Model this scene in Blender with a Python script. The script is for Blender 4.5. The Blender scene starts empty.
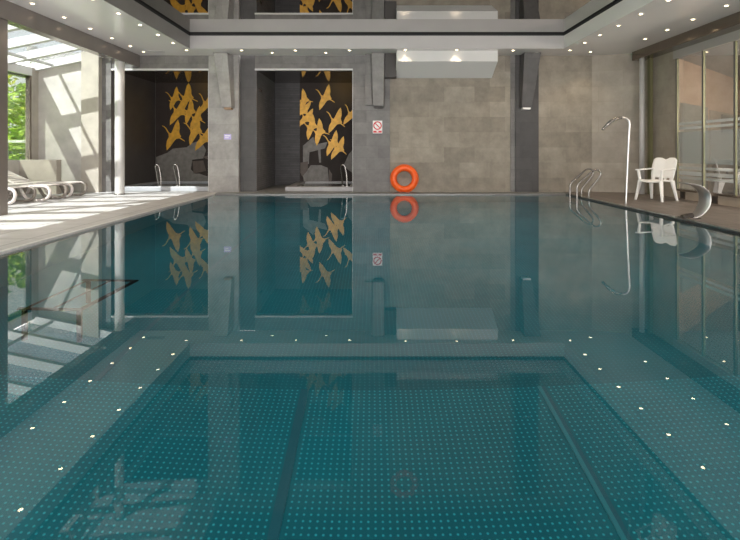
import bpy, bmesh, math, random
from mathutils import Vector, Matrix
random.seed(7)
PI = math.pi
sc = bpy.context.scene
COL = sc.collection

# ---------------------------------------------------------------- constants
F, CX, HY, CAMZ = 490.0, 372.0, 151.0, 1.105
D = 12.9                      # back wall
PXL, PXR, PY0, PY1 = -3.95, 4.87, -0.8, 12.3   # pool opening
DZ = 0.03                     # deck level over the water
SZ = 3.62                     # soffit
MZ = 3.98                     # mirror ceiling
RX0, RX1, RY1 = -4.48, 4.71, 12.03             # ceiling recess
REAR = -4.0

# ---------------------------------------------------------------- materials
def nmat(name):
    m = bpy.data.materials.new(name); m.use_nodes = True
    nt = m.node_tree
    for n in list(nt.nodes): nt.nodes.remove(n)
    out = nt.nodes.new('ShaderNodeOutputMaterial')
    return m, nt, out

def N(nt, t, **kw):
    n = nt.nodes.new(t)
    for k, v in kw.items():
        if k in n.inputs: n.inputs[k].default_value = v
        else: setattr(n, k, v)
    return n

def pbr(name, col, rough=0.5, metal=0.0, noise=0.0, nscale=6.0, bump=0.0, bscale=60.0, spec=None, stretch=(1,1,1)):
    m, nt, out = nmat(name)
    b = N(nt, 'ShaderNodeBsdfPrincipled')
    b.inputs['Roughness'].default_value = rough
    b.inputs['Metallic'].default_value = metal
    if spec is not None: b.inputs['Specular IOR Level'].default_value = spec
    b.inputs['Base Color'].default_value = (*col, 1)
    nt.links.new(b.outputs[0], out.inputs[0])
    tc = N(nt, 'ShaderNodeTexCoord')
    mp = N(nt, 'ShaderNodeMapping'); mp.inputs['Scale'].default_value = stretch
    nt.links.new(tc.outputs['Object'], mp.inputs[0])
    if noise > 0:
        nz = N(nt, 'ShaderNodeTexNoise'); nz.inputs['Scale'].default_value = nscale; nz.inputs['Detail'].default_value = 6
        nt.links.new(mp.outputs[0], nz.inputs['Vector'])
        r = N(nt, 'ShaderNodeValToRGB')
        r.color_ramp.elements[0].position = .3; r.color_ramp.elements[1].position = .7
        r.color_ramp.elements[0].color = (*[c*(1-noise) for c in col], 1)
        r.color_ramp.elements[1].color = (*[min(1, c*(1+noise)) for c in col], 1)
        nt.links.new(nz.outputs[0], r.inputs[0]); nt.links.new(r.outputs[0], b.inputs['Base Color'])
    if bump > 0:
        n2 = N(nt, 'ShaderNodeTexNoise'); n2.inputs['Scale'].default_value = bscale
        nt.links.new(mp.outputs[0], n2.inputs['Vector'])
        bp = N(nt, 'ShaderNodeBump'); bp.inputs['Strength'].default_value = bump; bp.inputs['Distance'].default_value = .01
        nt.links.new(n2.outputs[0], bp.inputs['Height']); nt.links.new(bp.outputs[0], b.inputs['Normal'])
    return m

def tile_mat(name, c1, c2, mortar, w, h, axes='xz', rough=.6, msize=.004, nstr=.25, nscale=3.0, off=.5, bump=.15, spec=.4):
    m, nt, out = nmat(name)
    b = N(nt, 'ShaderNodeBsdfPrincipled'); b.inputs['Roughness'].default_value = rough
    b.inputs['Specular IOR Level'].default_value = spec
    nt.links.new(b.outputs[0], out.inputs[0])
    tc = N(nt, 'ShaderNodeTexCoord'); sp = N(nt, 'ShaderNodeSeparateXYZ'); cb = N(nt, 'ShaderNodeCombineXYZ')
    nt.links.new(tc.outputs['Object'], sp.inputs[0])
    if axes == 'hz':      # works on every vertical face: x+y along, z up
        ad = N(nt, 'ShaderNodeMath', operation='ADD')
        nt.links.new(sp.outputs[0], ad.inputs[0]); nt.links.new(sp.outputs[1], ad.inputs[1])
        nt.links.new(ad.outputs[0], cb.inputs[0]); nt.links.new(sp.outputs[2], cb.inputs[1])
    else:
        nt.links.new(sp.outputs['xyz'.index(axes[0])], cb.inputs[0]); nt.links.new(sp.outputs['xyz'.index(axes[1])], cb.inputs[1])
    br = N(nt, 'ShaderNodeTexBrick'); br.offset = off
    br.inputs['Color1'].default_value = (*c1, 1); br.inputs['Color2'].default_value = (*c2, 1); br.inputs['Mortar'].default_value = (*mortar, 1)
    br.inputs['Scale'].default_value = 1; br.inputs['Mortar Size'].default_value = msize
    br.inputs['Brick Width'].default_value = w; br.inputs['Row Height'].default_value = h
    nt.links.new(cb.outputs[0], br.inputs['Vector'])
    nz = N(nt, 'ShaderNodeTexNoise'); nz.inputs['Scale'].default_value = nscale; nz.inputs['Detail'].default_value = 8; nz.inputs['Roughness'].default_value = .65
    nt.links.new(tc.outputs['Object'], nz.inputs['Vector'])
    mr = N(nt, 'ShaderNodeMapRange'); mr.inputs[1].default_value = .3; mr.inputs[2].default_value = .7
    mr.inputs[3].default_value = 1-nstr; mr.inputs[4].default_value = 1+nstr
    nt.links.new(nz.outputs[0], mr.inputs[0])
    mx = N(nt, 'ShaderNodeMix', data_type='RGBA', blend_type='MULTIPLY'); mx.inputs[0].default_value = 1
    nt.links.new(br.outputs[0], mx.inputs[6]); nt.links.new(mr.outputs[0], mx.inputs[7])
    nt.links.new(mx.outputs[2], b.inputs['Base Color'])
    if bump:
        bp = N(nt, 'ShaderNodeBump'); bp.inputs['Strength'].default_value = bump; bp.inputs['Distance'].default_value = .01
        nt.links.new(nz.outputs[0], bp.inputs['Height']); nt.links.new(bp.outputs[0], b.inputs['Normal'])
    return m

def glass_mat(name, tint=(1,1,1), refl=1.0, dirt=0.0, dirtcol=(.8,.8,.8)):
    m, nt, out = nmat(name)
    fr = N(nt, 'ShaderNodeFresnel'); fr.inputs[0].default_value = 1.45
    ml = N(nt, 'ShaderNodeMath', operation='MULTIPLY'); ml.inputs[1].default_value = refl
    nt.links.new(fr.outputs[0], ml.inputs[0])
    tr = N(nt, 'ShaderNodeBsdfTransparent'); tr.inputs[0].default_value = (*tint, 1)
    gl = N(nt, 'ShaderNodeBsdfGlossy'); gl.inputs['Roughness'].default_value = .01
    df = N(nt, 'ShaderNodeBsdfDiffuse'); df.inputs[0].default_value = (*dirtcol, 1)
    m0 = N(nt, 'ShaderNodeMixShader'); m0.inputs[0].default_value = dirt
    nt.links.new(tr.outputs[0], m0.inputs[1]); nt.links.new(df.outputs[0], m0.inputs[2])
    mx = N(nt, 'ShaderNodeMixShader')
    nt.links.new(ml.outputs[0], mx.inputs[0]); nt.links.new(m0.outputs[0], mx.inputs[1]); nt.links.new(gl.outputs[0], mx.inputs[2])
    nt.links.new(mx.outputs[0], out.inputs[0])
    return m

def emit_mat(name, col, s):
    m, nt, out = nmat(name)
    e = N(nt, 'ShaderNodeEmission'); e.inputs[0].default_value = (*col, 1); e.inputs[1].default_value = s
    nt.links.new(e.outputs[0], out.inputs[0]); return m

def water_mat(name, tint=(.80,.95,.96), ripple=.0):
    m, nt, out = nmat(name)
    fr = N(nt, 'ShaderNodeFresnel'); fr.inputs[0].default_value = 1.62
    rf = N(nt, 'ShaderNodeBsdfRefraction'); rf.inputs['IOR'].default_value = 1.333; rf.inputs['Roughness'].default_value = 0
    rf.inputs[0].default_value = (*tint, 1)
    gl = N(nt, 'ShaderNodeBsdfGlossy'); gl.inputs['Roughness'].default_value = 0; gl.inputs[0].default_value = (1,1,1,1)
    mx = N(nt, 'ShaderNodeMixShader')
    nt.links.new(fr.outputs[0], mx.inputs[0]); nt.links.new(rf.outputs[0], mx.inputs[1]); nt.links.new(gl.outputs[0], mx.inputs[2])
    nt.links.new(mx.outputs[0], out.inputs[0])
    if ripple > 0:
        tc = N(nt, 'ShaderNodeTexCoord'); nz = N(nt, 'ShaderNodeTexNoise'); nz.inputs['Scale'].default_value = 2.2; nz.inputs['Detail'].default_value = 1
        nt.links.new(tc.outputs['Object'], nz.inputs['Vector'])
        bp = N(nt, 'ShaderNodeBump'); bp.inputs['Strength'].default_value = ripple; bp.inputs['Distance'].default_value = .01
        nt.links.new(nz.outputs[0], bp.inputs['Height'])
        for n in (fr, rf, gl): nt.links.new(bp.outputs[0], n.inputs['Normal'])
    return m

def dimple_mat(name, base, dot, pitch=.05, r=.30):
    """embossed stainless sheet: a square grid of small raised dimples, their glints put into the dot colour"""
    m, nt, out = nmat(name)
    b = N(nt, 'ShaderNodeBsdfPrincipled'); b.inputs['Roughness'].default_value = .45; b.inputs['Specular IOR Level'].default_value = .3
    nt.links.new(b.outputs[0], out.inputs[0])
    tc = N(nt, 'ShaderNodeTexCoord'); sp = N(nt, 'ShaderNodeSeparateXYZ'); nt.links.new(tc.outputs['Object'], sp.inputs[0])
    d2 = []
    for ax in (0, 1):
        dv = N(nt, 'ShaderNodeMath', operation='DIVIDE'); dv.inputs[1].default_value = pitch
        nt.links.new(sp.outputs[ax], dv.inputs[0])
        fc = N(nt, 'ShaderNodeMath', operation='FRACT'); nt.links.new(dv.outputs[0], fc.inputs[0])
        sb = N(nt, 'ShaderNodeMath', operation='SUBTRACT'); sb.inputs[1].default_value = .5; nt.links.new(fc.outputs[0], sb.inputs[0])
        sq = N(nt, 'ShaderNodeMath', operation='MULTIPLY'); nt.links.new(sb.outputs[0], sq.inputs[0]); nt.links.new(sb.outputs[0], sq.inputs[1])
        d2.append(sq)
    ad = N(nt, 'ShaderNodeMath', operation='ADD'); nt.links.new(d2[0].outputs[0], ad.inputs[0]); nt.links.new(d2[1].outputs[0], ad.inputs[1])
    rt = N(nt, 'ShaderNodeMath', operation='SQRT'); nt.links.new(ad.outputs[0], rt.inputs[0])
    mr = N(nt, 'ShaderNodeMapRange'); mr.inputs[1].default_value = r; mr.inputs[2].default_value = r*.55; mr.inputs[3].default_value = 0; mr.inputs[4].default_value = 1
    nt.links.new(rt.outputs[0], mr.inputs[0])
    nz = N(nt, 'ShaderNodeTexNoise'); nz.inputs['Scale'].default_value = .7; nz.inputs['Detail'].default_value = 3
    nt.links.new(tc.outputs['Object'], nz.inputs['Vector'])
    r2 = N(nt, 'ShaderNodeValToRGB'); r2.color_ramp.elements[0].position = .3; r2.color_ramp.elements[1].position = .7
    r2.color_ramp.elements[0].color = (*[c*.8 for c in base], 1); r2.color_ramp.elements[1].color = (*[c*1.2 for c in base], 1)
    nt.links.new(nz.outputs[0], r2.inputs[0])
    mx = N(nt, 'ShaderNodeMix', data_type='RGBA'); nt.links.new(mr.outputs[0], mx.inputs[0])
    nt.links.new(r2.outputs[0], mx.inputs[6]); mx.inputs[7].default_value = (*dot, 1)  # lighter dot colour paints in the glints of the dimples
    nt.links.new(mx.outputs[2], b.inputs['Base Color'])
    bp = N(nt, 'ShaderNodeBump'); bp.inputs['Strength'].default_value = .5; bp.inputs['Distance'].default_value = .006
    nt.links.new(mr.outputs[0], bp.inputs['Height']); nt.links.new(bp.outputs[0], b.inputs['Normal'])
    return m

M = {}
M['beige'] = tile_mat('beige_stone', (.22,.192,.155), (.30,.265,.215), (.24,.21,.17), .8, .4, 'hz', .65, .003, .22, 3.2)
M['beige_light'] = tile_mat('pale_stone', (.29,.255,.21), (.35,.31,.255), (.29,.255,.205), .8, .4, 'hz', .6, .004, .18, 2.0)
M['concrete'] = pbr('fair_concrete', (.46,.43,.40), .8, 0, .14, 3, .15, 40)
M['concrete_warm'] = pbr('warm_concrete', (.40,.36,.31), .8, 0, .12, 3, .15, 40)
M['darktile2'] = tile_mat('corbel_slate', (.07,.066,.064), (.085,.08,.078), (.06,.056,.054), .62, .62, 'hz', .4, .004, .2, 4)
M['greymid'] = tile_mat('mid_slate_tile', (.19,.18,.172), (.215,.205,.197), (.17,.16,.155), .9, .9, 'hz', .5, .004, .2, 4)
M['greytile'] = tile_mat('grey_slate_tile', (.135,.127,.122), (.18,.17,.163), (.12,.113,.109), .62, .31, 'hz', .5, .004, .22, 4)
M['greypale'] = tile_mat('pale_slate_tile', (.30,.285,.272), (.35,.335,.32), (.27,.26,.25), .9, .45, 'hz', .5, .004, .2, 4)
M['darktile'] = tile_mat('dark_slate_tile', (.044,.041,.04), (.058,.054,.052), (.036,.034,.033), .62, .31, 'hz', .4, .004, .2, 4)
M['slatlines'] = tile_mat('dark_strip_tile', (.052,.048,.049), (.072,.067,.068), (.034,.032,.033), .6, .055, 'hz', .55, .005, .2, 5)
M['darkwall'] = pbr('dark_brown_wall', (.085,.074,.067), .5, 0, .15, 2)
M['gloss_black'] = pbr('gloss_dark_ceiling', (.10,.085,.07), .06, .75)
M['soffit'] = pbr('satin_soffit', (.80,.765,.755), .2, 0, .03, .8, spec=.5)
M['white'] = pbr('white_paint', (.60,.59,.58), .5)
M['mirror'] = pbr('mirror_ceiling', (.50,.485,.47), .015, 1.0)
M['gap'] = pbr('gap_shade_strip', (.02,.02,.02), .8)
M['bronze'] = pbr('bronze_metal', (.24,.20,.165), .16, .85, .1, 3)
M['bronze_pale'] = pbr('pale_bronze_metal', (.25,.222,.205), .2, .35, .06, 3)
M['olive'] = pbr('brass_edge', (.17,.165,.085), .35, .5)
M['column'] = pbr('white_column_paint', (.47,.455,.44), .35, 0, .06, 5)
M['deck_l'] = tile_mat('pale_deck_tile', (.43,.418,.42), (.47,.457,.46), (.25,.243,.242), 1.2, .6, 'yx', .45, .012, .12, 3, 0)
M['deck_r'] = tile_mat('brown_deck_tile', (.135,.115,.104), (.16,.137,.124), (.07,.06,.055), 1.2, .3, 'yx', .5, .008, .2, 3, 0)
M['deck_b'] = tile_mat('grey_deck_tile', (.22,.215,.21), (.25,.245,.24), (.12,.12,.12), .6, .6, 'xy', .45, .006, .12, 3, 0)
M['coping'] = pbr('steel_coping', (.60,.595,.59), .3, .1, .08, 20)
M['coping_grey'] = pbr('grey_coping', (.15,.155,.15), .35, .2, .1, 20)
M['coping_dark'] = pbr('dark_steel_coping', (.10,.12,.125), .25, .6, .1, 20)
M['poolfloor'] = dimple_mat('dimpled_pool_floor', (.001,.165,.20), (.03,.46,.53), .036, .22)
M['poolfloor_deep'] = dimple_mat('deep_pool_floor', (.001,.14,.17), (.01,.25,.29), .036, .20)
M['poolwall'] = pbr('pool_steel_wall', (.03,.19,.215), .4, .0, .08, 1.5)
M['seam'] = pbr('weld_seam', (.006,.12,.155), .4)
M['seam_pale'] = pbr('pale_weld_seam', (.02,.23,.265), .4)
M['rail_dark'] = pbr('submerged_tube', (.0005,.006,.008), .8, 0, spec=0)
M['water'] = water_mat('pool_water')
M['tubwater'] = water_mat('tub_water')
M['chrome'] = pbr('polished_steel', (.72,.71,.69), .12, 1.0)
M['chrome_d'] = pbr('dark_polished_steel', (.27,.255,.24), .25, 1.0)
M['brushed'] = pbr('brushed_steel', (.60,.59,.58), .36, .9)
M['plastic'] = pbr('white_plastic', (.80,.79,.77), .4, 0, .03, 6)
M['plastic_d'] = pbr('taupe_and_shaded_plastic', (.22,.19,.165), .45)
M['lounger'] = pbr('lounger_plastic', (.62,.56,.53), .45, 0, .04, 5)
M['orange'] = pbr('orange_ring', (.92,.115,.006), .42, 0, .05, 8)
M['rope'] = pbr('ring_rope', (.88,.14,.015), .7)
M['glass'] = glass_mat('clear_glass', (.50,.53,.51), .6)
M['roofglass'] = glass_mat('roof_glass', (.46,.485,.495), .5, .08)
M['partglass'] = glass_mat('partition_glass', (.92,.94,.93), .7, .0)
M['film'] = glass_mat('frost_film', (.9,.93,.93), .3, .55, (.56,.60,.60))
M['haze'] = glass_mat('haze_film', (.9,.93,.94), .3, .42, (.40,.44,.44))
M['gold'] = pbr('gold_print', (.60,.31,.022), .42, .2, .2, 9)
M['lotus'] = pbr('taupe_print', (.16,.145,.128), .5, 0, .25, 7)
M['lotus_d'] = pbr('brown_print', (.085,.06,.045), .5, 0, .2, 7)
M['muralbase'] = pbr('mural_ground', (.034,.025,.021), .6, 0, .25, 2, spec=.2)
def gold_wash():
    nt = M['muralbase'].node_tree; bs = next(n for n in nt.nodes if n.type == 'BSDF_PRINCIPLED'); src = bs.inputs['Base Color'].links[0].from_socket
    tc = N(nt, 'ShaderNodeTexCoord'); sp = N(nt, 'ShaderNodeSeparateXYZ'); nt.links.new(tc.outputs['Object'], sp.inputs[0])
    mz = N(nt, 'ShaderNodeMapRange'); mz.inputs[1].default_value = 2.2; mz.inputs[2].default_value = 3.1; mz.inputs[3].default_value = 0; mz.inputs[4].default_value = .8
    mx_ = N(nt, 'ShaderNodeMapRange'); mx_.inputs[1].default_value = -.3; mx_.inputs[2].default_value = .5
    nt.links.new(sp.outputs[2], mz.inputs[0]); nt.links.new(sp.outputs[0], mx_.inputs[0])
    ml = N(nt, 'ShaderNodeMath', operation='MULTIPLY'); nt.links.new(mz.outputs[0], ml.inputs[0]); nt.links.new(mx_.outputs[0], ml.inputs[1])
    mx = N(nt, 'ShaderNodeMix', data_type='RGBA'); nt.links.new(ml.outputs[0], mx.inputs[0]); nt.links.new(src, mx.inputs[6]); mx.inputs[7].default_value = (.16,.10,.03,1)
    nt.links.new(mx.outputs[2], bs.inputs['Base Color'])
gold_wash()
M['tubrim'] = pbr('tub_rim', (.33,.32,.32), .35, 0, .08, 6)
M['tubrim_w'] = pbr('pale_tub_rim', (.38,.385,.41), .35, 0, .05, 6)
M['signw'] = pbr('sign_white', (.85,.82,.80), .5)
M['signr'] = pbr('sign_red', (.60,.03,.05), .5)
M['signk'] = pbr('sign_ink', (.10,.08,.09), .5)
M['lilac'] = pbr('lilac_sign', (.52,.45,.80), .5)
M['lilac_w'] = pbr('lilac_print', (.85,.83,.92), .5)
M['peach'] = pbr('peach_wall', (.62,.42,.29), .8, 0, .04, 1)
M['greyblue'] = pbr('greygreen_panel', (.26,.28,.26), .6, 0, .06, 2)
M['ceil_far'] = pbr('grey_lobby_ceiling', (.36,.34,.32), .7)
M['dark'] = pbr('dark_cabinet', (.03,.024,.02), .5)
M['sill'] = pbr('beige_sill', (.36,.30,.24), .6, 0, .12, 3)
M['lamp'] = emit_mat('lamp_glow', (1,.80,.52), 16)
M['trimring'] = pbr('lamp_ring', (.75,.72,.68), .3, .5)
M['grass'] = pbr('lawn', (.22,.36,.04), .9, 0, .35, 8)
M['leaf'] = pbr('leaf_green', (.34,.50,.04), .6, 0, .5, 3)
M['leaf2'] = pbr('leaf_yellow', (.58,.60,.05), .6, 0, .4, 3)
M['bark'] = pbr('pale_bark', (.25,.23,.20), .9, 0, .2, 9)
M['coralbox'] = pbr('tan_lamp_box', (.42,.26,.15), .5)
M['fascia_m'] = pbr('pale_fascia', (.43,.41,.405), .4, 0, .03, 2)
M['slat_lightened'] = tile_mat('lightened_strip_tile', (.16,.152,.153), (.20,.19,.192), (.11,.105,.105), .6, .055, 'hz', .55, .005, .2, 5)
M['fascia_shade'] = pbr('shaded_grey_fascia', (.27,.255,.24), .35, 0, .06, 2)
M['greybar'] = pbr('grey_bar', (.10,.097,.09), .4, .2)
M['vent'] = pbr('vent_grille', (.42,.41,.40), .5)

# ---------------------------------------------------------------- mesh builder
class MB:
    def __init__(s): s.bm = bmesh.new()
    def box(s, x0, x1, y0, y1, z0, z1):
        v = [s.bm.verts.new(p) for p in ((x0,y0,z0),(x1,y0,z0),(x1,y1,z0),(x0,y1,z0),(x0,y0,z1),(x1,y0,z1),(x1,y1,z1),(x0,y1,z1))]
        for f in ((3,2,1,0),(4,5,6,7),(0,1,5,4),(1,2,6,5),(2,3,7,6),(3,0,4,7)): s.bm.faces.new([v[i] for i in f])
        return s
    def hexa(s, pts):   # eight points: bottom ring, top ring
        v = [s.bm.verts.new(p) for p in pts]
        for f in ((3,2,1,0),(4,5,6,7),(0,1,5,4),(1,2,6,5),(2,3,7,6),(3,0,4,7)): s.bm.faces.new([v[i] for i in f])
        return s
    def quad(s, *p):
        s.bm.faces.new([s.bm.verts.new(q) for q in p]); return s
    def prism(s, poly, off):   # polygon (3-D points) extruded by off
        o = Vector(off); a = [s.bm.verts.new(p) for p in poly]; b = [s.bm.verts.new(Vector(p)+o) for p in poly]
        n = len(poly)
        s.bm.faces.new(a[::-1]); s.bm.faces.new(b)
        for i in range(n): s.bm.faces.new((a[i], a[(i+1) % n], b[(i+1) % n], b[i]))
        return s
    def tube(s, pts, r, seg=12, closed=False, flat=None):
        P = [Vector(p) for p in pts]; n = len(P); rings = []
        up0 = None
        for i in range(n):
            if closed: t = (P[(i+1) % n]-P[i-1]).normalized()
            elif i == 0: t = (P[1]-P[0]).normalized()
            elif i == n-1: t = (P[-1]-P[-2]).normalized()
            else: t = ((P[i+1]-P[i]).normalized()+(P[i]-P[i-1]).normalized()).normalized()
            if up0 is None:
                up0 = Vector((0,0,1)) if abs(t.z) < .9 else Vector((0,1,0))
            u = (up0-t*up0.dot(t))
            if u.length < 1e-4: u = t.orthogonal()
            u.normalize(); w = t.cross(u); up0 = u
            rr = r[i] if isinstance(r, (list, tuple)) else r
            rings.append([s.bm.verts.new(P[i]+u*(rr*math.cos(2*PI*k/seg))+w*(rr*math.sin(2*PI*k/seg))) for k in range(seg)])
        m = n if closed else n-1
        for i in range(m):
            a, b = rings[i], rings[(i+1) % n]
            for k in range(seg): s.bm.faces.new((a[k], a[(k+1) % seg], b[(k+1) % seg], b[k]))
        if not closed:
            s.bm.faces.new(rings[0][::-1]); s.bm.faces.new(rings[-1])
        return s
    def lathe(s, prof, c=(0,0,0), seg=24, cap=True):
        rings = []
        for r, z in prof:
            rings.append([s.bm.verts.new((c[0]+r*math.cos(2*PI*k/seg), c[1]+r*math.sin(2*PI*k/seg), c[2]+z)) for k in range(seg)])
        for a, b in zip(rings, rings[1:]):
            for k in range(seg): s.bm.faces.new((a[k], a[(k+1) % seg], b[(k+1) % seg], b[k]))
        if cap:
            s.bm.faces.new(rings[0][::-1]); s.bm.faces.new(rings[-1])
        return s
    def strip(s, path, half, axis=(0,1,0)):   # flat ribbon along path, width 2*half along axis
        a = Vector(axis); prev = None
        for i, p in enumerate(path):
            h = half[i] if isinstance(half, (list, tuple)) else half
            v = (s.bm.verts.new(Vector(p)-a*h), s.bm.verts.new(Vector(p)+a*h))
            if prev: s.bm.faces.new((prev[0], v[0], v[1], prev[1]))
            prev = v
        return s
    def build(s, name, mat, parent=None, bevel=0, smooth=False, solid=0, sub=0):
        bmesh.ops.recalc_face_normals(s.bm, faces=s.bm.faces)
        me = bpy.data.meshes.new(name); s.bm.to_mesh(me); s.bm.free()
        if smooth:
            for p in me.polygons: p.use_smooth = True
        me.materials.append(M[mat] if isinstance(mat, str) else mat)
        o = bpy.data.objects.new(name, me); COL.objects.link(o)
        if parent is not None: o.parent = parent
        if solid:
            md = o.modifiers.new('solid', 'SOLIDIFY'); md.thickness = solid; md.offset = 0
        if bevel:
            md = o.modifiers.new('bevel', 'BEVEL'); md.width = bevel; md.segments = 2; md.limit_method = 'ANGLE'
        if sub:
            md = o.modifiers.new('sub', 'SUBSURF'); md.levels = sub; md.render_levels = sub
        return o

def tag(o, label, cat, group=None, kind=None):
    o['label'] = label; o['category'] = cat
    if group: o['group'] = group
    if kind: o['kind'] = kind
    return o
def thing(name, loc, label, cat, group=None, rz=0, kind=None):
    e = bpy.data.objects.new(name, None); COL.objects.link(e)
    e.location = loc; e.rotation_euler = (0,0,rz); e.empty_display_size = .1
    return tag(e, label, cat, group, kind)
def struct(name, mb, mat, label=None, cat=None, **kw):
    o = mb.build(name, mat, **kw); o['kind'] = 'structure'
    if label: o['label'] = label; o['category'] = cat or 'wall'
    return o
def copy_tree(o, parent=None):
    c = o.copy(); COL.objects.link(c)
    if parent is not None: c.parent = parent
    for ch in list(o.children): copy_tree(ch, c)
    return c
ORD = ['first','second','third','fourth','fifth','sixth','seventh','eighth','ninth','tenth','eleventh','twelfth','thirteenth']
def smooth_path(pts, n=6):
    P = [Vector(p) for p in pts]; out = []
    for i in range(len(P)-1):
        p0 = P[max(i-1,0)]; p1 = P[i]; p2 = P[i+1]; p3 = P[min(i+2,len(P)-1)]
        for k in range(n):
            t = k/n
            out.append(.5*((2*p1)+(p2-p0)*t+(2*p0-5*p1+4*p2-p3)*t*t+(3*p1-p0-3*p2+p3)*t**3))
    out.append(P[-1]); return out
def pxw(px, py, y):
    return ((px-CX)*y/F, y, CAMZ+(HY-py)*y/F)

# ================================================================ SETTING
# floors / decks
struct('floor_left', MB().box(-8.95, PXL-.06, REAR, D+.02, -.25, DZ), 'deck_l', 'pale tiled pool deck on the left under the glass roof', 'floor')
struct('floor_right', MB().box(PXR+.12, 7.02, REAR, D+.02, -.25, DZ), 'deck_r', 'brown grey tiled pool deck on the right', 'floor')
struct('floor_back', MB().box(PXL-.06, PXR+.12, PY1+.14, D+.02, -.25, DZ), 'deck_b', 'narrow grey ledge between pool and back wall', 'floor')
struct('floor_front', MB().box(PXL-.06, PXR+.12, REAR, PY0-.12, -.25, DZ), 'deck_b', 'grey deck at the near end of the pool', 'floor')
# coping of the overflow edge
struct('trim_1', MB().box(PXL-.06, PXL, PY0-.12, PY1+.14, -.25, DZ+.004), 'coping', 'pale steel overflow edge along the left side of the pool', 'pool edge', bevel=.008)
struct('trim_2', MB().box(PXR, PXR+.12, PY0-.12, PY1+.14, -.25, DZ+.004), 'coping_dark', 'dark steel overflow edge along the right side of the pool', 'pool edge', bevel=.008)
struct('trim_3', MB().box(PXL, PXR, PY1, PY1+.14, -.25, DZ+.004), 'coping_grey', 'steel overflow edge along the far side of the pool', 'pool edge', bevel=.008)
struct('trim_4', MB().box(PXL, PXR, PY0-.12, PY0, -.25, DZ+.004), 'coping', 'steel overflow edge at the near side of the pool', 'pool edge', bevel=.008)

# pool basin
STEP = 3.45; H1, H2 = -1.30, -1.42
b = MB()
b.quad((PXL,PY0,H1),(PXR,PY0,H1),(PXR,STEP,H1),(PXL,STEP,H1))
b.quad((PXL,STEP,H1),(PXR,STEP,H1),(PXR,STEP+.02,H2),(PXL,STEP+.02,H2))
bd = MB()
bd.quad((PXL,STEP+.02,H2),(PXR,STEP+.02,H2),(PXR,PY1,H2-.15),(PXL,PY1,H2-.15))
basin = struct('pool_floor', b, 'poolfloor', 'dimpled steel floor of the swimming pool, teal under water', 'pool floor')
b = MB()
b.quad((PXL,PY0,0),(PXL,PY1,0),(PXL,PY1,-1.7),(PXL,PY0,-1.7))
b.quad((PXR,PY0,0),(PXR,PY1,0),(PXR,PY1,-1.7),(PXR,PY0,-1.7))
b.quad((PXL,PY0,0),(PXR,PY0,0),(PXR,PY0,-1.7),(PXL,PY0,-1.7))
b.quad((PXL,PY1,0),(PXR,PY1,0),(PXR,PY1,-1.7),(PXL,PY1,-1.7))
struct('pool_wall', b, 'poolwall', 'steel side walls of the swimming pool under water', 'pool wall')
MB().box(-.50,-.445,PY0,STEP,H1+.001,H1+.006).build('weld_seam', 'seam', basin)
MB().box(1.165,1.19,PY0,STEP,H1+.001,H1+.008).build('weld_seam', 'seam_pale', basin)
MB().box(1.19,1.215,PY0,STEP,H1+.001,H1+.006).build('weld_seam', 'seam', basin)
MB().hexa([(-2.02,STEP+.02,H2+.001),(-1.98,STEP+.02,H2+.001),(-1.98,PY1,H2-.149),(-2.02,PY1,H2-.149),
           (-2.02,STEP+.02,H2+.006),(-1.98,STEP+.02,H2+.006),(-1.98,PY1,H2-.144),(-2.02,PY1,H2-.144)]).build('weld_seam', 'seam', basin)
struct('pool_floor_deep', bd, 'poolfloor_deep', 'deeper part of the dimpled pool floor beyond the step', 'pool floor')
w = MB().quad((PXL,PY0,0),(PXR,PY0,0),(PXR,PY1,0),(PXL,PY1,0)).build('pool_water', 'water')
tag(w, 'still clear teal water filling the swimming pool', 'water', kind='stuff')

# ceiling: U shaped soffit, mirror panel, dark strip painted as the shade of the gap
b = MB()
b.box(-6.12, RX0, REAR, D, SZ, MZ-.005)
b.box(RX0, RX1, RY1, D, SZ, MZ-.005)
b.box(RX1, 7.0, REAR, D, SZ, MZ-.005)
struct('ceiling', b, 'soffit', 'satin grey dropped soffit running around the mirror ceiling', 'ceiling')
struct('ceiling_mirror', MB().box(RX0-.02, RX1+.02, REAR, RY1+.02, MZ, MZ+.05), 'mirror', 'dark mirror stretch ceiling over the pool', 'ceiling')
b = MB()
b.box(RX0, RX0+.012, REAR, RY1, MZ-.045, MZ-.001); b.box(RX1-.012, RX1, REAR, RY1, MZ-.045, MZ-.001); b.box(RX0+.012, RX1-.012, RY1-.012, RY1, MZ-.045, MZ-.001)
struct('trim_5', b, 'gap', 'dark strip painted as the shadow gap around the mirror ceiling', 'trim')

struct('trim_14', MB().box(RX0+.007, RX1-.001, RY1-.006, RY1+.001, SZ-.001, MZ-.045), 'fascia_m', 'pale grey far face of the ceiling recess', 'trim')
struct('trim_12', MB().box(RX0-.001, RX0+.006, REAR, RY1, SZ-.001, MZ-.045), 'fascia_shade', 'left side face of the ceiling recess, its grey darkened for shade', 'trim')  # left face coloured darker, the shade sits in the material
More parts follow.
